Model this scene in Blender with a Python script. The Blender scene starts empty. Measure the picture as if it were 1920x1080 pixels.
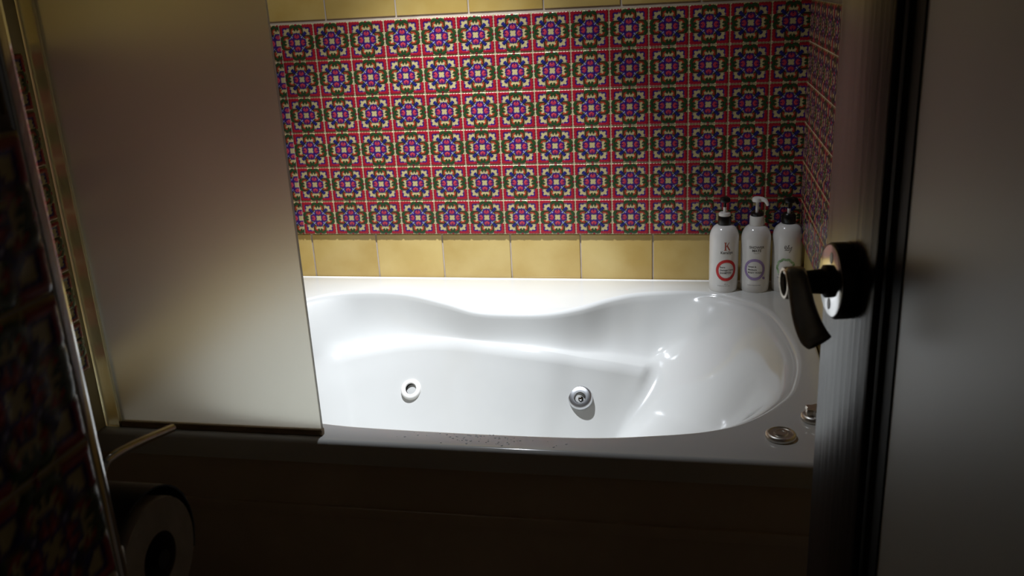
import bpy, bmesh, math, random
import numpy as np
from mathutils import Vector, Matrix
from mathutils.bvhtree import BVHTree

random.seed(7)
PI = math.pi
scene = bpy.context.scene
COL = scene.collection

# ------------------------------------------------------------------ frame of the room
# X runs along the tub to the right, Y towards the tub's back wall (Y = 0), Z up, floor at 0
PT = 1.27             # top of the patterned tile band
RIM = PT - .7215      # top of the bathtub rim
CEIL = 2.34
XL, XR = -.06, 1.40   # tub side walls
YF = -.994            # front of the tub rim
PZ = .0986            # patterned tile pitch, vertical
PX = .1               # patterned tile pitch, horizontal
YP = .1985            # yellow tile pitch

# ------------------------------------------------------------------ camera
def rotvec(w):
    w = np.array(w, float); th = np.linalg.norm(w); k = w / th
    K = np.array([[0, -k[2], k[1]], [k[2], 0, -k[0]], [-k[1], k[0], 0]])
    return np.eye(3) + math.sin(th) * K + (1 - math.cos(th)) * K @ K
Rc = rotvec((.3258, .1961, -.0203)) @ np.array([[1, 0, 0], [0, 0, -1], [0, 1, 0]], float)
cam_d = bpy.data.cameras.new('camera')
cam_d.sensor_width = 36
cam_d.lens = 1683.7 / 1920 * 36
cam_d.clip_start = .02
cam_d.dof.use_dof = True
cam_d.dof.focus_distance = 2.25
cam_d.dof.aperture_fstop = 14
cam = bpy.data.objects.new('camera', cam_d)
COL.objects.link(cam)
M = Matrix.Identity(4)
for i in range(3):
    M[i][0], M[i][1], M[i][2] = Rc[0][i], -Rc[1][i], -Rc[2][i]
M.translation = (1.1108, -2.3937, PT + .0612)
cam.matrix_world = M
scene.camera = cam

# ------------------------------------------------------------------ world, lamp, exposure
w = bpy.data.worlds.new('world'); scene.world = w; w.use_nodes = True
w.node_tree.nodes['Background'].inputs[0].default_value = (1, .9, .8, 1)
w.node_tree.nodes['Background'].inputs[1].default_value = .009
LX, LY = .48, -.60
sp = bpy.data.lights.new('downlight_beam', 'SPOT')
sp.energy = 265
sp.color = (.89, .945, 1.03)
sp.spot_size = math.radians(50)
sp.spot_blend = 1.0
sp.shadow_soft_size = .025
spo = bpy.data.objects.new('downlight_beam', sp)
COL.objects.link(spo)
spo.location = (LX, LY, CEIL - .03)
spo.rotation_euler = (math.radians(11), 0, 0)         # tipped a little towards the back wall
s2 = bpy.data.lights.new('downlight_spill', 'SPOT')   # the lamp's weak light outside its beam
s2.energy = 36; s2.color = sp.color; s2.spot_size = math.radians(88); s2.spot_blend = 1.0; s2.shadow_soft_size = .025
s2o = bpy.data.objects.new('downlight_spill', s2); COL.objects.link(s2o); s2o.location = spo.location; s2o.rotation_euler = spo.rotation_euler
vs = scene.view_settings
vs.view_transform = 'Standard'; vs.look = 'None'; vs.gamma = 1; vs.use_curve_mapping = False
vs.exposure = 0

# ------------------------------------------------------------------ materials
def s2l(c):
    c = np.array(c, float) / 255
    return np.where(c <= .04045, c / 12.92, ((c + .055) / 1.055) ** 2.4)
def lin(*c): return tuple(s2l(c)) + (1,)
def mat(name, col=(.8, .8, .8, 1), rough=.5, metal=0, spec=.5, coat=0, trans=0, ior=1.45):
    m = bpy.data.materials.new(name); m.use_nodes = True
    b = m.node_tree.nodes['Principled BSDF']
    b.inputs['Base Color'].default_value = col
    b.inputs['Roughness'].default_value = rough
    b.inputs['Metallic'].default_value = metal
    b.inputs['Specular IOR Level'].default_value = spec
    b.inputs['Coat Weight'].default_value = coat
    b.inputs['Coat Roughness'].default_value = .06
    b.inputs['Transmission Weight'].default_value = trans
    b.inputs['IOR'].default_value = ior
    return m
def nodes(m): return m.node_tree.nodes, m.node_tree.links, m.node_tree.nodes['Principled BSDF']
def noise_color(m, c1, c2, scale, detail=4, stretch=(1, 1, 1), bump=0, lo=.35, hi=.65, obj_rand=0):
    n, l, b = nodes(m)
    tc = n.new('ShaderNodeTexCoord'); mp = n.new('ShaderNodeMapping'); mp.inputs['Scale'].default_value = stretch
    nz = n.new('ShaderNodeTexNoise'); nz.inputs['Scale'].default_value = scale; nz.inputs['Detail'].default_value = detail
    l.new(tc.outputs['Object'], mp.inputs[0])
    src = mp.outputs[0]
    if obj_rand:
        oi = n.new('ShaderNodeObjectInfo'); ad = n.new('ShaderNodeVectorMath'); ad.operation = 'ADD'
        mu = n.new('ShaderNodeMath'); mu.operation = 'MULTIPLY'; mu.inputs[1].default_value = 37
        l.new(oi.outputs['Random'], mu.inputs[0]); l.new(mp.outputs[0], ad.inputs[0]); l.new(mu.outputs[0], ad.inputs[1])
        src = ad.outputs[0]
    l.new(src, nz.inputs['Vector'])
    rp = n.new('ShaderNodeValToRGB'); rp.color_ramp.elements[0].position = lo; rp.color_ramp.elements[1].position = hi
    rp.color_ramp.elements[0].color = c1; rp.color_ramp.elements[1].color = c2
    l.new(nz.outputs['Fac'], rp.inputs[0])
    out = rp.outputs[0]
    if obj_rand:
        hs = n.new('ShaderNodeHueSaturation'); mr = n.new('ShaderNodeMapRange')
        mr.inputs['To Min'].default_value = 1 - obj_rand; mr.inputs['To Max'].default_value = 1 + obj_rand * .6
        l.new(oi.outputs['Random'], mr.inputs[0]); l.new(mr.outputs[0], hs.inputs['Value']); l.new(out, hs.inputs['Color'])
        out = hs.outputs[0]
    l.new(out, b.inputs['Base Color'])
    if bump:
        bp = n.new('ShaderNodeBump'); bp.inputs['Strength'].default_value = bump; bp.inputs['Distance'].default_value = .002
        l.new(nz.outputs['Fac'], bp.inputs['Height']); l.new(bp.outputs[0], b.inputs['Normal'])
    return m

M_acrylic = noise_color(mat('white_acrylic', rough=.13, coat=.5), lin(198, 198, 194), lin(204, 204, 200), 3)
M_acrylic_dull = noise_color(mat('ivory_acrylic_panel', rough=.35), lin(196, 180, 158), lin(208, 192, 170), 5)
M_chrome = noise_color(mat('chrome', rough=.07, metal=1), (.72, .72, .73, 1), (.8, .8, .8, 1), 60)
M_chrome_dark = noise_color(mat('worn_nickel', rough=.38, metal=1), (.62, .59, .54, 1), (.70, .67, .61, 1), 90)
M_rose = noise_color(mat('polished_rose', rough=.16, metal=1), (.82, .82, .84, 1), (.9, .9, .9, 1), 60)
M_black = noise_color(mat('black_plastic', rough=.3), lin(12, 12, 12), lin(20, 19, 18), 30)
M_hole = noise_color(mat('dark_bore', rough=.5), lin(26, 18, 11), lin(10, 7, 5), 60)
M_satin = noise_color(mat('satin_chrome', rough=.28, metal=1), (.62, .63, .65, 1), (.7, .71, .73, 1), 60)
M_white_pl = noise_color(mat('white_plastic', rough=.28), lin(222, 220, 214), lin(232, 230, 224), 20)
M_bottle = noise_color(mat('pearl_white_plastic', rough=.2, coat=.4), lin(226, 224, 218), lin(234, 232, 228), 14)
M_red = noise_color(mat('red_print', rough=.35), lin(196, 40, 42), lin(206, 48, 48), 40)
M_kred = noise_color(mat('brick_red_print', rough=.35), lin(168, 72, 54), lin(176, 78, 60), 40)
M_purple = noise_color(mat('mauve_print', rough=.35), lin(150, 128, 176), lin(158, 136, 184), 40)
M_ink = noise_color(mat('grey_ink', rough=.4), lin(66, 62, 60), lin(80, 76, 72), 40)
M_green = noise_color(mat('pale_green_print', rough=.4), lin(120, 158, 108), lin(186, 212, 172), 70)
M_wood = noise_color(mat('dark_stained_wood', rough=.27), lin(22, 17, 17), lin(66, 57, 58), 9, 8, (9, 9, .35), bump=.35)
M_mould = noise_color(mat('black_moulding', rough=.5, spec=.35), lin(10, 8, 8), lin(18, 15, 14), 9, 6, (1, 10, .6))
M_panel = noise_color(mat('grey_satin_panel', rough=.40, spec=1.0, coat=.6), lin(214, 215, 210), lin(226, 226, 220), 2.2)
M_grout = noise_color(mat('pale_grout', rough=.8), lin(180, 166, 150), lin(198, 184, 168), 25, bump=.2)
M_trim = noise_color(mat('brushed_aluminium', rough=.3, metal=1), (.55, .54, .5, 1), (.65, .64, .6, 1), 80)
M_channel = noise_color(mat('clear_vinyl_seal', rough=.3, trans=.9), lin(206, 200, 160), lin(216, 208, 172), 20)
M_pier = noise_color(mat('cream_pier_paint', rough=.5), lin(176, 164, 126), lin(188, 176, 138), 20)
M_gasket = noise_color(mat('brown_gasket', rough=.5), lin(128, 108, 78), lin(144, 122, 92), 20)
M_ceil = noise_color(mat('ceiling_paint', rough=.8), lin(84, 82, 78), lin(92, 90, 86), 8)
M_paint = noise_color(mat('hall_paint', rough=.7), lin(120, 112, 100), lin(132, 122, 110), 6)
M_porcelain = noise_color(mat('white_porcelain', rough=.12, coat=.4), lin(226, 220, 208), lin(234, 228, 216), 6)
M_paper = noise_color(mat('tissue_paper', rough=.95, spec=.1), lin(176, 166, 152), lin(190, 180, 166), 60, bump=.2)
M_card = noise_color(mat('cardboard_core', rough=.9), lin(92, 78, 62), lin(108, 92, 74), 60)
M_water = mat('water', (.9, .88, .88, 1), .12, spec=1.0, trans=.35, ior=1.33)
M_yellow = noise_color(mat('ochre_glaze', rough=.3, spec=.7, coat=.45), lin(184, 152, 78), lin(206, 180, 112), 7, 6, bump=.12, lo=.3, hi=.7, obj_rand=.06)

M_panel.node_tree.nodes['Principled BSDF'].inputs['Coat Roughness'].default_value = .42
# floor: dark brown tiles
M_floor = mat('brown_floor', rough=.35)
n, l, b = nodes(M_floor)
tc = n.new('ShaderNodeTexCoord'); br = n.new('ShaderNodeTexBrick'); br.offset = 0
br.inputs['Scale'].default_value = 3.3; br.inputs['Brick Width'].default_value = 1; br.inputs['Row Height'].default_value = 1
br.inputs['Mortar Size'].default_value = .015
br.inputs['Color1'].default_value = lin(110, 92, 74); br.inputs['Color2'].default_value = lin(120, 98, 78); br.inputs['Mortar'].default_value = lin(70, 62, 54)
l.new(tc.outputs['Object'], br.inputs['Vector']); l.new(br.outputs[0], b.inputs['Base Color'])

# frosted glass
M_glass = mat('frosted_glass', lin(214, 211, 198), .43, trans=1, ior=1.45)
n, l, b = nodes(M_glass)
nz = n.new('ShaderNodeTexNoise'); nz.inputs['Scale'].default_value = 500
bp = n.new('ShaderNodeBump'); bp.inputs['Strength'].default_value = .05; bp.inputs['Distance'].default_value = .0005
tc = n.new('ShaderNodeTexCoord'); l.new(tc.outputs['Object'], nz.inputs['Vector'])
l.new(nz.outputs['Fac'], bp.inputs['Height']); l.new(bp.outputs[0], b.inputs['Normal'])

# patterned tile: pigment comes from a colour attribute on the embossed relief
M_pattern = mat('talavera_glaze', rough=.26, coat=.15)
n, l, b = nodes(M_pattern)
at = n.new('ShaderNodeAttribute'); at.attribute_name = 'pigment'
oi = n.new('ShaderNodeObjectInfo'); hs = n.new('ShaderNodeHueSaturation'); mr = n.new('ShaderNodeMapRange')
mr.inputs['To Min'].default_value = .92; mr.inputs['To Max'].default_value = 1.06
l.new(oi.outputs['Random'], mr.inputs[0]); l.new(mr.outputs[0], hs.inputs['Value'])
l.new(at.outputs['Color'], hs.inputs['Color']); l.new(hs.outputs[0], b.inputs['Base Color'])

M_lamp = bpy.data.materials.new('lamp_lens'); M_lamp.use_nodes = True
n, l, b = nodes(M_lamp); b.inputs['Emission Color'].default_value = (1, .98, .95, 1); b.inputs['Emission Strength'].default_value = 4

# ------------------------------------------------------------------ helpers
def link(name, me, m, parent=None, loc=(0, 0, 0), rot=None):
    if m is not None and not me.materials: me.materials.append(m)
    o = bpy.data.objects.new(name, me); COL.objects.link(o)
    o.location = loc
    if rot is not None:
        if isinstance(rot, Matrix): o.rotation_euler = rot.to_euler()
        else: o.rotation_euler = rot
    if parent is not None: o.parent = parent
    return o
def obj(name, bm, m, parent=None, loc=(0, 0, 0), rot=None, smooth=True, angle=40):
    bmesh.ops.recalc_face_normals(bm, faces=bm.faces[:])
    me = bpy.data.meshes.new(name); bm.to_mesh(me); bm.free()
    if smooth:
        for p in me.polygons: p.use_smooth = True
        me.set_sharp_from_angle(angle=math.radians(angle))
    return link(name, me, m, parent, loc, rot)
def empty(name, loc=(0, 0, 0), rot=None):
    o = bpy.data.objects.new(name, None); COL.objects.link(o); o.location = loc; o.empty_display_size = .05
    if rot is not None: o.rotation_euler = rot.to_euler() if isinstance(rot, Matrix) else rot
    return o
def tag(o, label=None, cat=None, group=None, kind=None):
    for k, v in (('label', label), ('category', cat), ('group', group), ('kind', kind)):
        if v: o[k] = v
    return o
def add_box(bm, x0, x1, y0, y1, z0, z1, bevel=0, seg=2):
    t = bmesh.new()
    bmesh.ops.create_cube(t, size=1)
    for v in t.verts:
        v.co = Vector(((x0 + x1) / 2 + v.co.x * (x1 - x0), (y0 + y1) / 2 + v.co.y * (y1 - y0), (z0 + z1) / 2 + v.co.z * (z1 - z0)))
    if bevel: bmesh.ops.bevel(t, geom=t.edges[:], offset=bevel, segments=seg, affect='EDGES', profile=.6)
    merge(bm, t)
    return bm
def merge(bm, t, mtx=None):
    if mtx is not None: bmesh.ops.transform(t, matrix=mtx, verts=t.verts[:])
    me = bpy.data.meshes.new('tmp'); t.to_mesh(me); t.free(); bm.from_mesh(me); bpy.data.meshes.remove(me)
def box(*a, **k): return add_box(bmesh.new(), *a, **k)
def add_lathe(bm, prof, seg=40, mtx=None, lobes=0, amp=0):
    t = bmesh.new(); rings = []
    for r, z in prof:
        if r < 1e-6: rings.append([t.verts.new((0, 0, z))])
        else:
            ring = []
            for i in range(seg):
                a = 2 * PI * i / seg; rr = r * (1 + amp * math.cos(lobes * a))
                ring.append(t.verts.new((rr * math.cos(a), rr * math.sin(a), z)))
            rings.append(ring)
    for A, B in zip(rings, rings[1:]):
        if len(A) == 1 and len(B) == 1: continue
        for i in range(seg):
            j = (i + 1) % seg
            if len(A) == 1: t.faces.new((A[0], B[i], B[j]))
            elif len(B) == 1: t.faces.new((A[i], A[j], B[0]))
            else: t.faces.new((A[i], A[j], B[j], B[i]))
    merge(bm, t, mtx)
    return bm
def lathe(prof, seg=40, mtx=None, **k): return add_lathe(bmesh.new(), prof, seg, mtx, **k)
def add_tube(bm, pts, rad, seg=14, caps=True, flat=None):
    """sweep an ellipse along pts; rad: number or list; flat: (axis vector, ratio list) widens the section along that axis"""
    pts = [Vector(p) for p in pts]; nP = len(pts)
    if not hasattr(rad, '__len__'): rad = [rad] * nP
    rings = []; up = None
    for i, p in enumerate(pts):
        d = (pts[min(i + 1, nP - 1)] - pts[max(i - 1, 0)]).normalized()
        if flat is not None:
            a = (flat[0] - d * flat[0].dot(d)).normalized()
        else:
            if up is None: up = Vector((0, 0, 1)) if abs(d.z) < .9 else Vector((1, 0, 0))
            a = (up - d * up.dot(d)).normalized(); up = a
        c = d.cross(a)
        fa = flat[1][i] if flat is not None else 1
        rings.append([bm.verts.new(p + a * math.cos(2 * PI * k / seg) * rad[i] * fa + c * math.sin(2 * PI * k / seg) * rad[i]) for k in range(seg)])
    for A, B in zip(rings, rings[1:]):
        for k in range(seg):
            j = (k + 1) % seg; bm.faces.new((A[k], A[j], B[j], B[k]))
    if caps: bm.faces.new(rings[0][::-1]); bm.faces.new(rings[-1])
    return bm
def catmull(P, N, closed=False):
    P = np.array(P, float); n = len(P)
    if closed: Q = np.vstack([P[-1:], P, P[:2]]); m = n
    else: Q = np.vstack([2 * P[:1] - P[1:2], P, 2 * P[-1:] - P[-2:-1]]); m = n - 1
    out = []
    for t in np.linspace(0, m, N, endpoint=not closed):
        i = min(int(t), m - 1); f = t - i
        a, b_, c, d = Q[i], Q[i + 1], Q[i + 2], Q[i + 3]
        out.append(.5 * (2 * b_ + (c - a) * f + (2 * a - 5 * b_ + 4 * c - d) * f ** 2 + (3 * b_ - a - 3 * c + d) * f ** 3))
    return np.array(out)
def axes(x, y, z):
    m = Matrix.Identity(3)
    for i in range(3): m[i][0], m[i][1], m[i][2] = x[i], y[i], z[i]
    return m
Z_to = lambda d: Vector((0, 0, 1)).rotation_difference(Vector(d)).to_matrix()

# ------------------------------------------------------------------ patterned tile
C_ = {k: s2l(v) for k, v in dict(cream=(186, 170, 120), red=(152, 26, 42), purple=(60, 34, 112), green=(42, 66, 36), brown=(80, 56, 36),
      orange=(176, 64, 42), navy=(34, 36, 102), crim=(164, 28, 56), pink=(206, 90, 104), pale=(150, 154, 200)).items()}
def pattern_at(X, Y):
    """pigment and relief of the tile at X, Y in -1..1"""
    a, c = np.abs(X), np.abs(Y)
    u, v = np.minimum(a, c), np.maximum(a, c)
    col = np.zeros(X.shape + (3,)); col[:] = C_['cream']; h = np.zeros(X.shape)
    def put(sd, name, hh=1., w=.06):
        m = sd < 0
        col[m] = C_[name]
        if name not in ('cream', 'pale', 'pink'): col[m & (sd > -.024)] = C_[name] * .55      # shade of the relief edges painted into the colour along each outline
        h[m] = (hh * np.sqrt(np.clip(-sd / w, 0, 1)))[m]
    circ = lambda x, y, r: np.hypot(u - x, v - y) - r
    def seg(x0, y0, x1, y1, r):
        t = np.clip(((u - x0) * (x1 - x0) + (v - y0) * (y1 - y0)) / ((x1 - x0) ** 2 + (y1 - y0) ** 2), 0, 1)
        return np.hypot(u - x0 - t * (x1 - x0), v - y0 - t * (y1 - y0)) - r
    ell = lambda x, y, rx, ry: (np.hypot((u - x) / rx, (v - y) / ry) - 1) * min(rx, ry)
    bx = lambda p, q, r, t, rd: np.hypot(np.maximum(np.abs(u - (p + q) / 2) - (q - p) / 2 + rd, 0), np.maximum(np.abs(v - (r + t) / 2) - (t - r) / 2 + rd, 0)) - rd
    put(np.minimum(bx(.35, .968, .785, .968, .085), bx(.5, .968, .5, .968, .085)) + .014 * np.cos(u * 40), 'red', 1)
    put(bx(.42, .80, .42, .80, .03) + .008 * np.cos(u * 50), 'purple', .8)
    put(np.minimum(np.minimum(circ(.50, .665, .082), circ(.665, .665, .072)), np.minimum(circ(.52, .53, .085), seg(.52, .60, .60, .60, .078))), 'cream', .25)
    # green arch with orange scrolls
    put(np.minimum(np.minimum(circ(.175, .735, .225), seg(.295, .70, .31, .48, .095)), circ(.0, .80, .1)), 'green', .9)
    put(seg(.305, .70, .315, .48, .065), 'brown', .95)
    put(np.minimum(seg(.235, .68, .265, .52, .052), seg(.13, .755, .235, .68, .05)), 'orange', .9)
    put(np.minimum(np.minimum(seg(.0, .565, .14, .565, .06), circ(.165, .62, .06)), seg(0, .60, 0, .69, .04)), 'cream', .1)
    put(circ(.085, .735, .078), 'green', 1)
    put(circ(0, .94, .06), 'red', 1)
    # navy leaves on the diagonals
    put(np.minimum(seg(.30, .31, .42, .43, .055), seg(.42, .43, .49, .50, .085)), 'navy', .9)
    # purple lobes with crimson hearts
    put(circ(.20, .22, .125), 'purple', .6)
    put(np.minimum(ell(0, .325, .235, .19), circ(.11, .42, .10)), 'purple', 1)
    put(circ(0, .485, .045), 'navy', .8)
    put(ell(0, .325, .165, .12), 'crim', 1)
    put(np.abs(ell(0, .33, .11, .08)) - .012, 'pink', 1)
    put(circ(.0, .39, .04), 'purple', .9)
    put(circ(.05, .33, .024), 'pink', 1)
    put(seg(.262, .272, .315, .325, .018), 'pale', 1)
    put(np.maximum(v - (.120 + 1.2 * u * u), u - .5), 'cream', .1)
    return col, h
def pattern_mesh(nx, x0=-1., x1=1., T=.0100):
    """embossed tile: top grid between x0 and x1 of the full tile, plus sides"""
    hw, hh = PX / 2 * .986, PZ / 2 * .986
    ny = nx; nx = max(2, int(round(nx * (x1 - x0) / 2)))
    xs = np.linspace(x0, x1, nx + 1); ys = np.linspace(-1, 1, ny + 1)
    X, Y = np.meshgrid(xs, ys); col, h = pattern_at(X * .985, Y * .985)
    edge = np.minimum(np.minimum(X - x0, x1 - X), 1 - np.abs(Y))
    z = T + .0014 * h - .0012 * (edge < .01)
    mid = (x0 + x1) / 2
    V = np.stack([(X - mid) * hw, Y * hh, z], -1).reshape(-1, 3)
    idx = np.arange((nx + 1) * (ny + 1)).reshape(ny + 1, nx + 1)
    F = np.stack([idx[:-1, :-1], idx[:-1, 1:], idx[1:, 1:], idx[1:, :-1]], -1).reshape(-1, 4).tolist()
    loop = list(idx[0, :]) + list(idx[1:, -1]) + list(idx[-1, -2::-1]) + list(idx[-2:0:-1, 0])
    base = len(V); V = np.vstack([V, V[loop] * np.array([1, 1, 0])]); m = len(loop)
    for k in range(m):
        j = (k + 1) % m; F.append([loop[j], loop[k], base + k, base + j])
    me = bpy.data.meshes.new('patterned_tile'); me.from_pydata(V.tolist(), [], F)
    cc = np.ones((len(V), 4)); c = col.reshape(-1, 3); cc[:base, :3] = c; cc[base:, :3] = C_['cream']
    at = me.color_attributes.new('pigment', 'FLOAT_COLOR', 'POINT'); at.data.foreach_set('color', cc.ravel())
    me.polygons.foreach_set('use_smooth', [True] * len(F)); me.set_sharp_from_angle(angle=math.radians(50))
    me.materials.append(M_pattern); me.update()
    return me
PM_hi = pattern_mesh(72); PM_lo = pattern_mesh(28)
def yellow_mesh(wd, ht):
    bm = box(-wd / 2 + .0022, wd / 2 - .0022, -ht / 2 + .0022, ht / 2 - .0022, 0, .003, bevel=.0012, seg=1)
    bmesh.ops.recalc_face_normals(bm, faces=bm.faces[:])
    me = bpy.data.meshes.new('yellow_tile'); bm.to_mesh(me); bm.free(); me.materials.append(M_yellow)
    return me
_yc = {}
def ymesh(wd, ht):
    k = (round(wd, 3), round(ht, 3))
    if k not in _yc: _yc[k] = yellow_mesh(*k)
    return _yc[k]
def tile_wall(parent, org, xd, nd, x0, x1, phase, bandcols, pm, ylines=None, low=True, up=True, zlow=None):
    """tiles on a wall: org = wall point at local x 0; local x along xd; cut tiles at the ends"""
    R = axes(xd, (0, 0, 1), nd); org = Vector(org); xd = Vector(xd)
    def put(name, me, x, z):
        link(name, me, None, parent, org + xd * x + Vector((0, 0, z)), R)
    # patterned band, six rows
    for ca, cb in bandcols:
        full = abs(cb - ca - PX) < .002
        if full: me = pm
        else:
            k = (round(ca, 3), round(cb, 3), pm.name)
            # a cut tile keeps the side of the pattern that meets its neighbour
            f = (cb - ca) / PX
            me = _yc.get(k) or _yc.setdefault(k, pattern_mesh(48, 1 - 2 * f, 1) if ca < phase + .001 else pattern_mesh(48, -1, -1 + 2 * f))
        for r in range(6): put('patterned_tile', me, (ca + cb) / 2, PT - (r + .5) * PZ)
    zb = PT - 6 * PZ
    bl, br_ = bandcols[0][0], bandcols[-1][1]
    bed = bmesh.new(); add_box(bed, bl, br_, zb + .0015, PT - .0005, .0002, .0088)
    obj('grout_bed', bed, M_grout, parent, org, R, smooth=False)
    lines = ylines
    for (a, b_) in lines[0]:
        if low: put('yellow_tile', ymesh(b_ - a, YP), (a + b_) / 2, zb - YP / 2 - .001)
        if zlow is not None:
            z = zb - 1.5 * YP - .001
            while z > zlow: put('yellow_tile', ymesh(b_ - a, YP), (a + b_) / 2, z); z -= YP
    if up:
        for (a, b_) in lines[1]:
            for r in range(5): put('yellow_tile', ymesh(b_ - a, YP), (a + b_) / 2, PT + .006 + (r + .5) * YP)
def cuts(x0, x1, first, pitch):
    """tile intervals covering x0..x1 with joints at first + k*pitch"""
    k = math.ceil((x0 - first) / pitch - 1e-6); j = []
    x = first + k * pitch
    while x < x1 - 1e-6: j.append(x); x += pitch
    e = [x0] + [q for q in j if q - x0 > .004 and x1 - q > .004] + [x1]
    return list(zip(e, e[1:]))

# ------------------------------------------------------------------ room shell
def struct(name, bm, m, label=None):
    o = obj(name, bm, m, smooth=False); o['kind'] = 'structure'
    if label: o['label'] = label
    return o
struct('floor', box(-.6, 1.6, -3.2, .12, -.08, 0), M_floor)
struct('ceiling', box(-.6, 1.6, -3.2, .12, CEIL, CEIL + .08), M_ceil)
wb = struct('wall_back', box(-.6, 1.6, 0, .12, 0, CEIL), M_grout)
wr = struct('wall_right', box(XR, 1.6, -2.20, 0, 0, CEIL), M_grout)
wl = struct('wall_left', box(-.6, XL, -1.02, 0, 0, CEIL), M_grout)
wa = struct('wall_far_left', box(-.6, -.5, -1.94, -1.02, 0, CEIL), M_paint)
bm = box(-.6, .725, -2.31, -1.94, 0, CEIL)
wf = struct('wall_front', bm, M_grout)
bm = box(1.375, 1.6, -2.31, -2.20, 0, CEIL); add_box(bm, .725, 1.375, -2.31, -2.20, 2.06, CEIL)
struct('wall_doorway', bm, M_paint)

low_b = cuts(XL, XR, .0165, YP); up_b = cuts(XL, XR, .1365, YP)
tile_wall(wb, (0, 0, 0), (1, 0, 0), (0, -1, 0), XL, XR, XL, cuts(XL + .006, XR, 0, PX), PM_hi, (low_b, up_b))
# right wall: local x runs from the corner towards the door
tile_wall(wr, (XR, 0, 0), (0, -1, 0), (-1, 0, 0), 0, 1.6, -9, cuts(.012, 1.412, .012, PX), PM_lo, (cuts(.007, 1.6, .1, YP), cuts(.007, 1.6, .1, YP)))
# left wall: local x runs towards the back corner; 0 at Y = -1.02
tile_wall(wl, (XL, -1.02, 0), (0, 1, 0), (1, 0, 0), 0, 1.02, -9, cuts(.008, 1.008, .008, PX), PM_lo, (cuts(.008, 1.012, .1, YP), cuts(.008, 1.012, .1, YP)))
# the return of the left wall that faces the door
tile_wall(wl, (0, -1.02, 0), (1, 0, 0), (0, -1, 0), -.5, XL, -9, cuts(-.46, -.06, -.06, PX), PM_lo, (cuts(-.5, -.062, -.25, YP), cuts(-.5, -.062, -.25, YP)), zlow=.1)
# the wall end beside the doorway
tile_wall(wf, (.725, -2.25, 0), (0, 1, 0), (1, 0, 0), 0, .31, -9, cuts(.008, .308, .008, PX), PM_lo, (cuts(.0, .304, .1, YP), cuts(.0, .304, .1, YP)), zlow=.1)

# narrow pier that carries the glass, with a cut strip of patterned tile and a corner bead
px = -.024
bm = box(XL + .001, px, -1.022, -.955, RIM + .002, CEIL)
pier = struct('trim_1', bm, M_pier)
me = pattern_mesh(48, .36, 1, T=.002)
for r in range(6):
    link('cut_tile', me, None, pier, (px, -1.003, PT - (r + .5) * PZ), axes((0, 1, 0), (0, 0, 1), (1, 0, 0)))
obj('corner_bead', box(px - .002, px + .003, -1.026, -1.021, RIM + .002, CEIL - .001, bevel=.001), M_trim, pier)
# chrome corner trim on the near wall end
tr = obj('trim_2', box(.719, .7345, -1.945, -1.932, 0.001, CEIL - .001, bevel=.004, seg=3), M_chrome); tr['kind'] = 'structure'

# ------------------------------------------------------------------ bathtub
ctl = [  # rim outline | ledge edge with its depth under the rim | floor outline
 (1.335, -0.5, 1.262, -0.49, 0.07, 0.9, -0.62), (1.3, -0.255, 1.235, -0.325, 0.085, 0.885, -0.595), (1.213, -0.142, 1.16, -0.23, 0.125, 0.865, -0.578),
 (1.119, -0.111, 1.08, -0.24, 0.172, 0.84, -0.565), (0.994, -0.125, 0.985, -0.266, 0.152, 0.81, -0.555), (0.914, -0.171, 0.912, -0.293, 0.128, 0.775, -0.547),
 (0.838, -0.244, 0.838, -0.315, 0.107, 0.74, -0.542), (0.762, -0.287, 0.763, -0.335, 0.086, 0.7, -0.54), (0.667, -0.296, 0.667, -0.33, 0.078, 0.65, -0.54),
 (0.566, -0.281, 0.568, -0.3, 0.079, 0.58, -0.54), (0.463, -0.216, 0.465, -0.252, 0.095, 0.5, -0.54), (0.339, -0.151, 0.343, -0.225, 0.114, 0.43, -0.54),
 (0.226, -0.137, 0.235, -0.238, 0.132, 0.37, -0.545), (0.127, -0.168, 0.145, -0.275, 0.145, 0.33, -0.555), (0.05, -0.26, 0.09, -0.35, 0.14, 0.31, -0.575),
 (0.01, -0.42, 0.07, -0.46, 0.12, 0.3, -0.595), (0.01, -0.58, 0.075, -0.57, 0.09, 0.3, -0.61), (0.03, -0.7, 0.09, -0.67, 0.09, 0.31, -0.63),
 (0.1, -0.82, 0.15, -0.75, 0.09, 0.33, -0.655), (0.22, -0.885, 0.25, -0.8, 0.09, 0.38, -0.675), (0.411, -0.915, 0.41, -0.83, 0.09, 0.46, -0.69),
 (0.516, -0.925, 0.52, -0.84, 0.09, 0.53, -0.69), (0.728, -0.93, 0.73, -0.84, 0.09, 0.68, -0.7), (0.928, -0.926, 0.92, -0.84, 0.09, 0.77, -0.7),
 (1.053, -0.906, 1.03, -0.83, 0.09, 0.8, -0.695), (1.148, -0.879, 1.11, -0.805, 0.085, 0.83, -0.69), (1.217, -0.834, 1.165, -0.765, 0.08, 0.855, -0.68),
 (1.275, -0.761, 1.214, -0.7, 0.08, 0.875, -0.665), (1.314, -0.673, 1.245, -0.61, 0.08, 0.89, -0.645)]
N = 288
T_ = catmull(ctl, N, True)
Rr, Lr, Ld, Fr = T_[:, :2], T_[:, 2:4], T_[:, 4], T_[:, 5:7]
cen = np.array([.67, -.52])
x0, x1, y0, y1 = XL + .0125, XR - .0125, YF, -.0125
def rect(px_, inset):
    d = px_ - cen; t = 1e9
    for k, (lo, hi) in enumerate(((x0 + inset, x1 - inset), (y0 + inset, y1 - inset))):
        if abs(d[k]) > 1e-9: t = min(t, ((hi if d[k] > 0 else lo) - cen[k]) / d[k])
    return cen + d * t
Q = np.array([rect(p, 0) for p in Rr])
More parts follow.
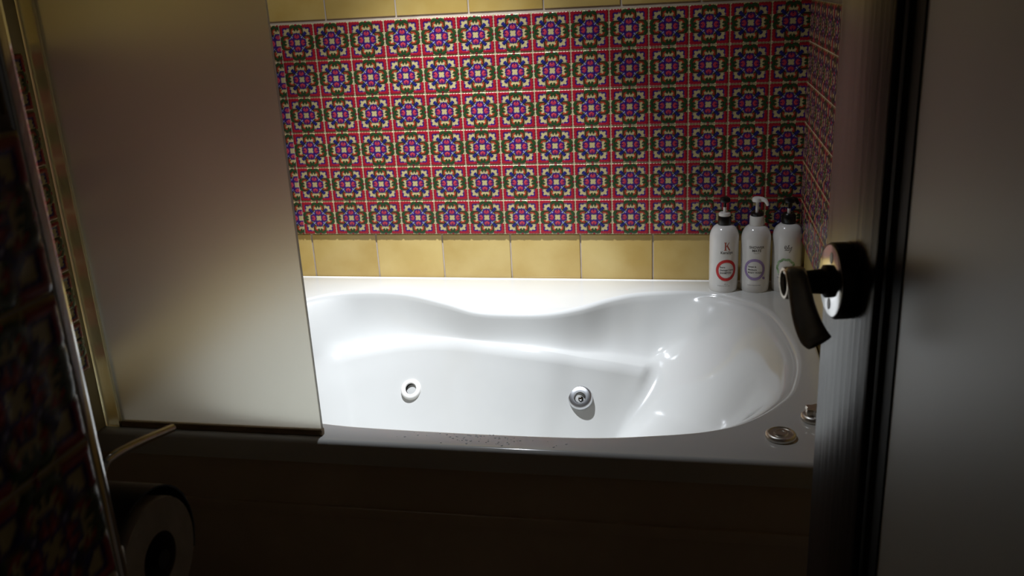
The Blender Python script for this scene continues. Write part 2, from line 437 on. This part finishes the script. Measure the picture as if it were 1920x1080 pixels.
for cx in (x0, x1):                                   # give the rectangle its true corners
    for cy in (y0, y1):
        k = np.argmin(np.hypot(Q[:, 0] - cx, Q[:, 1] - cy)); Q[k] = (cx, cy)
ctr_in = lambda P, s: np.stack([np.clip(P[:, 0], x0 + s, x1 - s), np.clip(P[:, 1], y0 + s, y1 - s)], 1)
nrm = cen - Rr; tan = np.roll(Rr, -1, 0) - np.roll(Rr, 1, 0)
nin = np.stack([-tan[:, 1], tan[:, 0]], 1); nin /= np.linalg.norm(nin, axis=1, keepdims=True)
if (nin * nrm).sum() < 0: nin = -nin
# the right end leans back in one long slope, the long sides drop steeply
recline = np.clip((Lr[:, 0] - .96) / .20, 0, 1); recline = .75 + .25 * recline ** 2 * (3 - 2 * recline)
ledge = np.clip((1.13 - Lr[:, 0]) / .13, 0, 1) * np.clip((Lr[:, 0] - .10) / .12, 0, 1); ledge = ledge ** 2 * (3 - 2 * ledge)
rings = []
DL = .047
rings.append((ctr_in(Q, .012), np.full(N, RIM - DL)))
rings.append((Q, np.full(N, RIM - DL)))
rings.append((Q, np.full(N, RIM - .009)))
for a in (20, 45, 70, 90):
    a = math.radians(a); rings.append((ctr_in(Q, .009 * (1 - math.cos(a))), np.full(N, RIM - .009 + .009 * math.sin(a))))
rings.append((.5 * (Rr - .018 * nin) + .5 * ctr_in(Q, .009), np.full(N, RIM)))
fl = .014
for a in (0, 12, 25, 40, 55, 70):                     # rolled rim edge
    a = math.radians(a); rings.append((Rr - nin * fl * (1 - math.sin(a)), RIM - fl * (1 - np.full(N, math.cos(a)))))
S, sz = rings[-1]
D = Ld - (RIM - sz[0])
for t in np.linspace(0, 1, 17)[1:]:                   # cove from the rim to the ledge
    a = t * PI / 2
    hx = ledge * (.44 * t + .56 * t ** 3) + (1 - ledge) * t
    vz = ledge * ((1 - (1 - min(t / .74, 1)) ** 1.3) * .97 + .03 * t) + (1 - ledge) * t ** 1.5
    rings.append((S + (Lr - S) * hx[:, None], sz - D * vz))
S2, z2 = rings[-1]; KL = len(rings) - 1
ZB = RIM - .44
for t in np.linspace(0, 1, 22)[1:]:                   # ledge edge, lower wall, sweep into the floor
    hx = 1.25 * t ** 2 - .25 * t ** 3 if False else (t ** 1.5 * .55 + .45 * t ** 5)
    vz = 1 - (1 - t) ** 1.45
    hx = .07 * min(1, t / .16) ** .8 + .93 * hx
    hx = hx + (t ** .95 - hx) * recline; vz = vz + (t ** .85 - vz) * recline
    rings.append((S2 + (Fr - S2) * hx[:, None], z2 + (ZB - z2) * vz))
for s in (.75, .5, .25):
    c2 = np.array([.6, -.53]); rings.append((c2 + (Fr - c2) * s, np.full(N, ZB - .006 * (1 - s))))
G = np.array([np.column_stack([P, z]) for P, z in rings])
# the right end is one soft dish: relax the surface there, away from the rim
ss = lambda v, a, b_: np.clip((v - a) / (b_ - a), 0, 1) ** 2 * (3 - 2 * np.clip((v - a) / (b_ - a), 0, 1))
kr = np.arange(len(G))[:, None]
wt = ss(Lr[None, :, 0] + 0 * G[:, :, 0], 1.0, 1.09) * ss(kr + 0 * G[:, :, 0], KL - 7, KL + 3) * (kr < len(G) - 1)
wt = wt * (1 - .93 * ss(G[:, :, 0], 1.14, 1.22) * ss(-np.abs(kr - KL + 0 * G[:, :, 0]), -4, -1))
for it in range(260):
    lap = .25 * (np.roll(G, 1, 1) + np.roll(G, -1, 1) - 2 * G)
    lap[1:-1] += .25 * (G[2:] + G[:-2] - 2 * G[1:-1])
    G = G + .8 * wt[:, :, None] * lap
V = []; F = []
for ring in G:
    for p in ring: V.append(tuple(p))
for r in range(len(rings) - 1):
    for i in range(N):
        j = (i + 1) % N; F.append((r * N + i, r * N + j, (r + 1) * N + j, (r + 1) * N + i))
V.append((.6, -.53, ZB - .007)); last = (len(rings) - 1) * N
for i in range(N): F.append((last + i, last + (i + 1) % N, len(V) - 1))
TO = Vector((.67, -.5, 0))
bm = bmesh.new()
vs_ = [bm.verts.new(Vector(v) - TO) for v in V]
for f in F:
    try: bm.faces.new([vs_[i] for i in f])
    except ValueError: pass
tub = empty('bathtub', TO)
tag(tub, 'white acrylic whirlpool bathtub with waisted basin built between the tiled walls', 'bathtub')
shell = obj('shell', bm, M_acrylic, tub, angle=70)
bvh = BVHTree.FromPolygons([Vector(v) for v in V], F)
# apron with its raised rib
bm = box(XL + .004, XR - .004, YF + .016, YF + .03, .0, RIM - DL - .004)
add_box(bm, XL + .004, XR - .004, YF + .010, YF + .022, RIM - DL - .125, RIM - DL - .10, bevel=.004)
for v in bm.verts: v.co -= TO
obj('apron_panel', bm, M_acrylic_dull, tub)
# silicone bead along the wall
bm = bmesh.new(); add_tube(bm, [(x0, y1 + .0015, RIM - .003), (x1, y1 + .0015, RIM - .003)], .0045, 8)
for v in bm.verts: v.co -= TO
obj('silicone_bead', bm, M_white_pl, tub)
# water jets on the lower back wall
def jet(x, z, chrome):
    hit, nn, _, _ = bvh.ray_cast(Vector((x, -.6, z)), Vector((0, 1, 0)))
    nn = Vector((0, -.78, .62))
    R = Z_to(nn)
    ro = .0285 if not chrome else .031; ri = .0145 if not chrome else .0135
    prof = [(ri * .95, -.006), (ri, .0085), (ri + .002, .0105), (ro * .82, .0105), (ro * .94, .0085), (ro, .004), (ro, -.004)]
    o = obj('jet_flange', lathe(prof, 48), M_satin if chrome else M_white_pl, tub, hit - TO, R)
    o['label'] = 'chrome jet flange' if chrome else 'white jet flange'
    obj('bore', lathe([(ri * .97, .007), (ri * .9, -.018), (ri * .6, -.022), (0, -.022)], 32), M_black if chrome else M_hole, o)
    if chrome:
        obj('nozzle', lathe([(0, .0035), (.004, .003), (.0075, 0), (.009, -.006), (.009, -.012)], 28, Matrix.Translation((0, -.001, -.001))), M_chrome, o)
    else:
        obj('nozzle', lathe([(.0075, -.010), (.007, -.012), (.005, -.013), (.0045, -.0155)], 28), M_hole, o)
    return hit
j1 = jet(.384, PT - .940, False); j2 = jet(.843, PT - .923, True)
# drain
o = obj('drain', lathe([(0, .003), (.016, .003), (.018, .0015), (.028, .0035), (.032, 0)], 32), M_chrome, tub, Vector((.6, -.53, ZB - .005)) - TO)
# control knobs on the rim corner
def knob_a():
    return lathe([(.026, 0), (.027, .003), (.0265, .0075), (.024, .010), (.0215, .0105), (.0205, .0085), (.013, .0085), (.012, .0115), (.008, .0118), (.0075, .0105), (0, .0105)], 48)
o = obj('control_knob', knob_a(), M_chrome_dark, tub, Vector((1.272, -.903, RIM)) - TO); o['label'] = 'flat round chrome button'
bm = lathe([(.0235, 0), (.0245, .003), (.024, .008), (.021, .011), (.017, .012), (0, .012)], 48)
add_lathe(bm, [(.0155, .010), (.0165, .020), (.0145, .024), (0, .024)], 60, None, lobes=5, amp=.16)
o = obj('control_knob', bm, M_chrome_dark, tub, Vector((1.338, -.826, RIM)) - TO); o['label'] = 'fluted chrome control knob'

# drops of water left on the front rim
bm = bmesh.new(); rs = random.Random(3)
for i in range(64):
    x = .745 + rs.gauss(0, .07); y = -.958 + rs.uniform(-.022, .016); r = rs.uniform(.0010, .0024)
    add_lathe(bm, [(r, 0), (r * .9, r * .35), (r * .55, r * .62), (0, r * .72)], 8, Matrix.Translation((x, y, RIM)))
dr = obj('water_drops', bm, M_water)
tag(dr, 'scattered water drops on the front rim of the bathtub', 'water', kind='stuff')

# ------------------------------------------------------------------ glass screen
gs = empty('glass_screen', (.2, -.97, RIM))
tag(gs, 'tall frosted glass bath screen standing on the front rim of the tub', 'screen')
gx0, gx1, gz0, gz1 = .006, .432, RIM + .012, RIM + 1.45
bm = box(gx0 - .2, gx1 - .2, -.004, .004, .012, 1.45, bevel=.0008, seg=1)
obj('glass_pane', bm, M_glass, gs, smooth=False)
bm = box(px - .2 + .001, gx0 - .2 + .006, -.009, .009, .001, 1.46, bevel=.002)
obj('side_channel', bm, M_channel, gs)
bm = box(gx0 - .2, gx1 - .2 + .001, -.0065, .0065, .0005, .0125, bevel=.002)
obj('bottom_seal', bm, M_gasket, gs)

# ------------------------------------------------------------------ bottles
def text_mesh(s, size, shear=0, bold=0):
    cu = bpy.data.curves.new('txt', 'FONT'); cu.body = s; cu.size = size; cu.align_x = 'CENTER'; cu.align_y = 'CENTER'; cu.shear = shear
    cu.offset = bold; cu.resolution_u = 3
    o = bpy.data.objects.new('txt', cu); COL.objects.link(o)
    me = bpy.data.meshes.new_from_object(o.evaluated_get(bpy.context.evaluated_depsgraph_get()))
    bpy.data.objects.remove(o); bpy.data.curves.remove(cu)
    bm = bmesh.new(); bm.from_mesh(me); bpy.data.meshes.remove(me)
    return bm
def wrap(bm, r, x, z):
    """lay a flat drawing (x right, y up) on a cylinder of radius r, front facing -Y"""
    for v in bm.verts:
        a = (v.co.x + x) / r; rr = r + .0004 + v.co.z
        v.co = Vector((rr * math.sin(a), -rr * math.cos(a), z + v.co.y))
    return bm
def flat_ring(ro, ri, seg=48, a0=0, a1=2 * PI, squash=1.06):
    bm = bmesh.new(); P = []
    for i in range(seg + 1):
        a = a0 + (a1 - a0) * i / seg
        P.append((bm.verts.new((ro * math.cos(a), ro * squash * math.sin(a), 0)), bm.verts.new((ri * math.cos(a), ri * squash * math.sin(a), 0))))
    for A, B in zip(P, P[1:]): bm.faces.new((A[0], B[0], B[1], A[1]))
    return bm
def strokes(lines, wd):
    bm = bmesh.new()
    for L in lines:
        P = catmull(L, 6 * len(L)); pv = None
        for i, p in enumerate(P):
            d = P[min(i + 1, len(P) - 1)] - P[max(i - 1, 0)]; d = d / (np.linalg.norm(d) + 1e-9)
            nn = np.array([-d[1], d[0]]) * wd
            a = bm.verts.new((p[0] + nn[0], p[1] + nn[1], 0)); b_ = bm.verts.new((p[0] - nn[0], p[1] - nn[1], 0))
            if pv: bm.faces.new((pv[0], a, b_, pv[1]))
            pv = (a, b_)
    return bm
def leaf(L, wd, ang, x, y):
    bm = bmesh.new(); top = []; bot = []
    for i in range(9):
        t = i / 8; ww = wd * math.sin(PI * t) ** .8
        top.append((L * (t - .5), ww)); bot.append((L * (t - .5), -ww))
    pts = top + bot[-2:0:-1]
    c, s = math.cos(ang), math.sin(ang)
    bm.faces.new([bm.verts.new((x + c * p - s * q, y + s * p + c * q, 0)) for p, q in pts])
    return bm
def body(r, H, sh=.036):
    prof = [(0, .001), (r * .86, .001), (r * .93, .0), (r * .965, .004), (r * .985, .02), (r, .07)]
    for a in range(0, 91, 10):
        a = math.radians(a); prof.append((r - (r - .015) * (1 - math.cos(a)), H - sh + sh * math.sin(a)))
    prof += [(.0148, H + .004), (0, H + .004)]
    return lathe(prof, 64)
def pump_head(colr, root, z, ang, big=False):
    R = Matrix.Rotation(ang, 4, 'Z')
    bm = lathe([(.0035, 0), (.0035, .016), (.006, .018), (.0125, .0195), (.0135, .023), (.0125, .0285), (.009, .031), (0, .032)], 28)
    add_tube(bm, [(0, 0, .0255), (.012, 0, .026), (.021, 0, .0235), (.0265, 0, .016), (.028, 0, .011)], [.0065, .0065, .0055, .0042, .0038], 12)
    bmesh.ops.transform(bm, matrix=R, verts=bm.verts[:])
    return obj('pump_head', bm, colr, root, (0, 0, z))
def bottle(name, x, y, label, cat='bottle'):
    o = empty(name, (x, y, RIM)); return tag(o, label, cat, 'pump bottles on the bath corner')
rB = .0375
# red ring
b1 = bottle('pump_bottle', 1.196, -.078, 'white pump bottle with red ring label and black neck collar, on the bath ledge')
obj('bottle_body', body(rB, .176), M_bottle, b1)
obj('neck_collar', lathe([(.0165, .176), (.017, .178), (.0168, .196), (.0155, .1985), (0, .1985)], 36), M_black, b1)
obj('collar_disc', lathe([(.0140, .1985), (.0152, .2), (.0152, .205), (.0135, .2075), (0, .2075)], 36), M_white_pl, b1)
obj('pump_stem', lathe([(.0042, .2075), (.0042, .222)], 20), M_white_pl, b1)
pump_head(M_black, b1, .2205 - .004, math.radians(80))
bx = .006
kb = bmesh.new()
def poly(bm, pts): bm.faces.new([bm.verts.new((p[0], p[1], 0)) for p in pts])
poly(kb, [(-.0062, -.0105), (-.0032, -.0105), (-.0032, .0105), (-.0062, .0105)])
poly(kb, [(-.0080, -.0105), (-.0014, -.0105), (-.0014, -.0092), (-.0080, -.0092)]); poly(kb, [(-.0080, .0092), (-.0014, .0092), (-.0014, .0105), (-.0080, .0105)])
poly(kb, [(-.0034, -.0008), (.0040, .0105), (.0056, .0105), (-.0016, -.0016)]); poly(kb, [(-.0020, .0016), (.0044, -.0105), (.0080, -.0105), (.0002, .0038)])
obj('brand_letter', wrap(kb, rB, bx + .001, .1265), M_kred, b1, smooth=False)
obj('brand_name', wrap(text_mesh('KeraSys', .0098, bold=.00012), rB, bx, .1095), M_ink, b1, smooth=False)
obj('ring_print', wrap(flat_ring(.0272, .0200), rB, bx, .062), M_red, b1, smooth=False)
tb = bmesh.new()
for i, s in enumerate(('Extra', 'Damage Care', 'SHAMPOO')):
    t = text_mesh(s, .0062, bold=.0001)
    mn = min(v.co.x for v in t.verts)
    for v in t.verts: v.co.x += -mn - .0165; v.co.y += .0085 - i * .0078
    merge(tb, t)
obj('label_text', wrap(tb, rB, bx, .062), M_ink, b1, smooth=False)
tb = bmesh.new()
for s, yy in (('Professional hair care', 0.0), ('600 ml', .0045)):
    t = text_mesh(s, .0036)
    for v in t.verts: v.co.y += yy; v.co.x += .006 if yy else 0
    merge(tb, t)
obj('small_print', wrap(tb, rB, bx - .006, .020), M_ink, b1, smooth=False)
# mauve ring
b2 = bottle('pump_bottle', 1.2765, -.076, 'white pump bottle with mauve ring label and white pump head, on the bath ledge')
obj('bottle_body', body(rB, .174), M_bottle, b2)
obj('neck_collar', lathe([(.0175, .173), (.018, .175), (.0178, .197), (.0168, .1985), (0, .1985)], 36), M_white_pl, b2)
obj('collar_disc', lathe([(.0152, .1985), (.0158, .2), (.0155, .205), (.0125, .2068), (0, .2068)], 36), M_black, b2)
obj('pump_stem', lathe([(.0040, .2065), (.0040, .226)], 20), M_white_pl, b2)
pump_head(M_white_pl, b2, .216, math.radians(-24))
bx = -.004
tb = bmesh.new()
for i, s in enumerate(('SHOWER', 'MATE')):
    t = text_mesh(s, .0092, bold=.00012)
    for v in t.verts: v.co.y += .0045 - i * .0085
    merge(tb, t)
merge(tb, text_mesh('body care', .0034), Matrix.Translation((0, -.0105, 0)))
obj('brand_name', wrap(tb, rB, bx + .004, .1185), M_ink, b2, smooth=False)
rg = flat_ring(.0272, .0205); merge(rg, leaf(.010, .0035, -.8, .0245, -.0235))
obj('ring_print', wrap(rg, rB, bx, .064), M_purple, b2, smooth=False)
tb = bmesh.new()
for i, s in enumerate(('Sweet &', 'Moisture', 'BODY WASH')):
    t = text_mesh(s, .0062, bold=.0001)
    mn = min(v.co.x for v in t.verts)
    for v in t.verts: v.co.x += -mn - .0165; v.co.y += .0075 - i * .0080
    merge(tb, t)
obj('label_text', wrap(tb, rB, bx, .064), M_ink, b2, smooth=False)
obj('small_print', wrap(text_mesh('moisturizing body wash', .0036), rB, bx, .022), M_ink, b2, smooth=False)
# green leaves
b3 = bottle('pump_bottle', 1.3555, -.072, 'white pump bottle with green leaf print and all black pump, next to the right wall')
obj('bottle_body', body(rB, .178), M_bottle, b3)
obj('neck_collar', lathe([(.0165, .178), (.018, .180), (.0178, .198), (.013, .204), (0, .204)], 36), M_black, b3)
obj('pump_stem', lathe([(.0042, .2035), (.0042, .216), (0, .216)], 20), M_white_pl, b3)
pump_head(M_black, b3, .2125, math.radians(35))
sg = strokes([[(-.0085, .001), (-.004, .0035), (-.0045, .007), (-.0075, .006), (-.0078, .0005), (-.004, -.0015), (.000, .004), (.0025, .009), (.001, .008), (.0, .001), (.002, -.001)],
              [(.003, .004), (.004, .0), (.008, .003), (.0095, .0045), (.007, -.004), (.003, -.011)], [(-.008, -.0045), (0, -.004), (.006, -.003)]], .00055)
obj('brand_name', wrap(sg, rB, -.002, .1195), M_ink, b3, smooth=False)
lb = bmesh.new()
for k in range(11):
    a = math.radians(20 + k * 19); merge(lb, leaf(.013, .0032, a + PI / 2 + (.5 if k % 2 else -.4), .0215 * math.cos(a), .0225 * math.sin(a)))
obj('leaf_print', wrap(lb, rB, -.006, .068), M_green, b3, smooth=False)
tb = text_mesh('Fresh green', .006)
merge(tb, text_mesh('CONDITIONER', .005), Matrix.Translation((0, -.0075, 0)))
obj('label_text', wrap(tb, rB, -.010, .048), M_ink, b3, smooth=False)

# ------------------------------------------------------------------ door
E0 = Vector((1.2265, -1.602, 0)); ang = math.radians(10)
dd = Vector((math.sin(ang), -math.cos(ang), 0)); nn_ = Vector((-math.cos(ang), -math.sin(ang), 0))
# shapes are drawn as x along the leaf from the free edge, y out of the visible face, z up; the local y axis points into the leaf
DR = axes(dd, -nn_, (0, 0, 1))
def dobj(name, bm, *a, **k):
    for v in bm.verts: v.co.y = -v.co.y
    return obj(name, bm, *a, **k)
door = empty('door_1', E0 + Vector((0, 0, .008)), DR)
tag(door, kind='structure')
DW, DH, DT = .64, 2.03, .038
SW = .115
dobj('stile', box(0, SW, -DT, 0, 0, DH, bevel=.003), M_wood, door)
dobj('stile', box(DW - SW, DW, -DT, 0, 0, DH, bevel=.003), M_wood, door)
dobj('rail', box(SW, DW - SW, -DT, -.0005, 0, .20, bevel=.003), M_wood, door)
dobj('rail', box(SW, DW - SW, -DT, -.0005, DH - .13, DH, bevel=.003), M_wood, door)
MW = .030
a0, a1, c0, c1 = SW, DW - SW, .20, DH - .13
bm = bmesh.new()
def frame_ring(bm, prof):
    rg = []
    for ins, yy in prof:
        rg.append([bm.verts.new(p) for p in ((a0 + ins, yy, c0 + ins), (a1 - ins, yy, c0 + ins), (a1 - ins, yy, c1 - ins), (a0 + ins, yy, c1 - ins))])
    for A, B in zip(rg, rg[1:]):
        for i in range(4): bm.faces.new((A[i], A[(i + 1) % 4], B[(i + 1) % 4], B[i]))
frame_ring(bm, [(0, -.010), (.003, -.010), (.005, -.004), (.008, -.003), (.011, -.004), (.014, -.007), (.028, -.008), (.030, -.011)])
dobj('moulding', bm, M_mould, door, angle=35)
dobj('door_panel', box(a0 + MW - .002, a1 - MW + .002, -.026, -.0092, c0 + MW - .002, c1 - MW + .002), M_panel, door)
# lever handle: axis out of the door at s = .06
HZ = PT - .178 - .008
hs_, HN = .06, Vector((0, 1, 0))
RY = Matrix.Rotation(-PI / 2, 4, 'X')                 # turns +Z into +Y
handle = empty('lever_handle', (hs_, 0, HZ)); handle.parent = door
rose = dobj('rose', lathe([(.031, 0), (.0315, .002), (.0315, .012), (.0305, .0138), (.0295, .0142)], 56, RY), M_black, handle)
dobj('rose_face', lathe([(.0296, .0140), (.0285, .0146), (.012, .0146), (.010, .0146), (0, .0146)], 56, RY), M_rose, handle)
bm = bmesh.new()
for sgn in (1, -1):
    add_lathe(bm, [(0, .0150), (.0032, .0150), (.0034, .0142)], 14, Matrix.Translation((0, 0, sgn * .0195)) @ Matrix.Diagonal((1, 1, 1.5, 1)) @ RY)
dobj('screw_hole', bm, M_black, handle)
bm = lathe([(.0135, .0140), (.0135, .019), (.0105, .021), (.0098, .028), (.0095, .034), (.0118, .037), (.0118, .041)], 36, RY)
dobj('neck', bm, M_mould, handle)
# hollow barrel end and the drooping blade
bm = lathe([(.0122, .036), (.0132, .038), (.0134, .050), (.0126, .0525), (.0105, .0525), (.0095, .050), (.0095, .042), (0, .042)], 40, RY)
pts = catmull([(0, .0455, .010), (.009, .0455, .0110), (.017, .045, .004), (.024, .0435, -.010), (.031, .0405, -.024), (.038, .037, -.033), (.043, .034, -.036)], 26)
wd = np.interp(np.linspace(0, 1, 26), [0, .2, .5, .8, .95, 1], [.0075, .0085, .0100, .0120, .0130, .0118])
add_tube(bm, pts, [.0042] * 8 + list(np.linspace(.0042, .0030, 18)), 18, True, (Vector((0, 1, 0)), list(wd / np.array([.0042] * 8 + list(np.linspace(.0042, .0030, 18))))))
dobj('lever', bm, M_chrome_dark, handle, angle=50)
dobj('barrel_bore', lathe([(0, .0425), (.0093, .0425), (.0094, .0495)], 32, RY), M_black, handle)

# ------------------------------------------------------------------ toilet, paper, holder
def oval(bm, cx, cy, z, a, bb, back, seg=48):
    r = []
    for i in range(seg):
        t = 2 * PI * i / seg; c = math.cos(t)
        r.append(bm.verts.new((cx + (a if c > 0 else back) * c, cy + bb * math.sin(t), z)))
    return r
def loft(levels, seg=48, cap=True):
    bm = bmesh.new(); R_ = [oval(bm, *lv, seg=seg) for lv in levels]
    for A, B in zip(R_, R_[1:]):
        for i in range(seg): bm.faces.new((A[i], A[(i + 1) % seg], B[(i + 1) % seg], B[i]))
    if cap: bm.faces.new(R_[0][::-1]); bm.faces.new(R_[-1])
    return bm
TX, TY = .10, -1.42
to = empty('toilet', (TX, TY, 0)); tag(to, 'white porcelain toilet with closed lid beside the tub front', 'toilet')
obj('bowl', loft([(-.05, 0, .0, .16, .11, .2), (-.05, 0, .02, .17, .12, .21), (-.04, 0, .14, .17, .12, .2), (-.01, 0, .26, .22, .155, .2), (0, 0, .36, .27, .178, .21), (0, 0, .395, .275, .182, .21), (0, 0, .40, .27, .178, .205)]), M_porcelain, to)
obj('seat', loft([(0, 0, .402, .277, .184, .2), (0, 0, .406, .284, .190, .205), (0, 0, .416, .284, .190, .205), (0, 0, .420, .278, .185, .2)]), M_white_pl, to)
obj('lid', loft([(0, 0, .4215, .277, .184, .2), (0, 0, .425, .285, .191, .205), (0, 0, .436, .284, .190, .205), (0, 0, .444, .27, .178, .19), (0, 0, .447, .2, .12, .13)]), M_white_pl, to)
obj('tank', box(-.455, -.225, -.19, .19, .36, .76, bevel=.025, seg=4), M_porcelain, to)
obj('tank_lid', box(-.462, -.215, -.20, .20, .762, .795, bevel=.012, seg=3), M_porcelain, to)
obj('flush_button', lathe([(0, .006), (.020, .006), (.022, .003), (.023, 0)], 28), M_chrome, to, (-.34, 0, .795))
NF = -1.94 
# roll with its cover on the wall end; arm above
RC = Vector((.720, NF + .062, PT - .334))
RX = Matrix.Rotation(PI / 2, 4, 'Y')
pr = obj('toilet_paper_roll', lathe([(.0205, 0), (.046, 0), (.0465, .002), (.0465, .098), (.046, .1), (.0205, .1)], 48, RX @ Matrix.Translation((0, 0, -.1))), M_paper, None, RC)
tag(pr, 'white toilet paper roll in the covered holder beside the near wall end', 'toilet paper')
obj('core', lathe([(.0203, 0.001), (.0207, 0), (.0207, .1), (.0203, .1), (.0195, .0985), (.0195, .0015), (.0203, 0.001)], 36, RX @ Matrix.Translation((0, 0, -.1))), M_card, pr)
ph = empty('toilet_paper_holder', (RC.x - .05, NF, RC.z)); tag(ph, 'chrome toilet paper holder with curved cover and L-shaped rod, on the near wall end', 'holder')
def add_arc_plate(bm, r, t, a0_, a1_, xx0, xx1, cy, cz, seg=20):
    P = []
    for i in range(seg + 1):
        a = a0_ + (a1_ - a0_) * i / seg
        P.append([bm.verts.new((xx, cy + rr * math.cos(a), cz + rr * math.sin(a))) for rr, xx in ((r, xx0), (r + t, xx0), (r + t, xx1), (r, xx1))])
    for A, B in zip(P, P[1:]):
        for k in range(4): bm.faces.new((A[k], A[(k + 1) % 4], B[(k + 1) % 4], B[k]))
    bm.faces.new(P[0]); bm.faces.new(P[-1][::-1])
bm = bmesh.new(); add_arc_plate(bm, .0535, .0015, math.radians(-25), math.radians(165), -.058, .046, .062, 0)
obj('cover', bm, M_mould, ph)
bm = bmesh.new(); add_tube(bm, [(-.058, .062, 0), (.053, .062, 0)], .0075, 14); add_tube(bm, [(-.056, .001, 0), (-.056, .062, 0)], .005, 10)
obj('roll_pin', bm, M_black, ph)
obj('back_plate', box(-.062, .049, .0005, .004, -.05, .062, bevel=.001), M_chrome_dark, ph)
ex = .054
bm = bmesh.new(); add_tube(bm, catmull([(ex, .010, .052), (ex, .012, .090), (ex, .017, .1025), (ex, .028, .1055), (ex, .060, .100), (ex, .100, .0905)], 30), .0032, 14)
obj('rod', bm, M_chrome, ph)
obj('rod_mount', box(ex - .006, ex + .006, .004, .014, .030, .046, bevel=.002), M_chrome_dark, ph)

# ------------------------------------------------------------------ ceiling downlight
dl = empty('ceiling_light', (LX, LY, CEIL)); tag(dl, 'round recessed downlight in the ceiling over the bathtub', 'lamp')
obj('lamp_ring', lathe([(.058, 0), (.058, -.004), (.054, -.007), (.046, -.006), (.042, -.001), (.042, .0)], 40), M_white_pl, dl)
obj('lamp_lens', lathe([(0, -.0012), (.041, -.0012)], 36), M_lamp, dl)
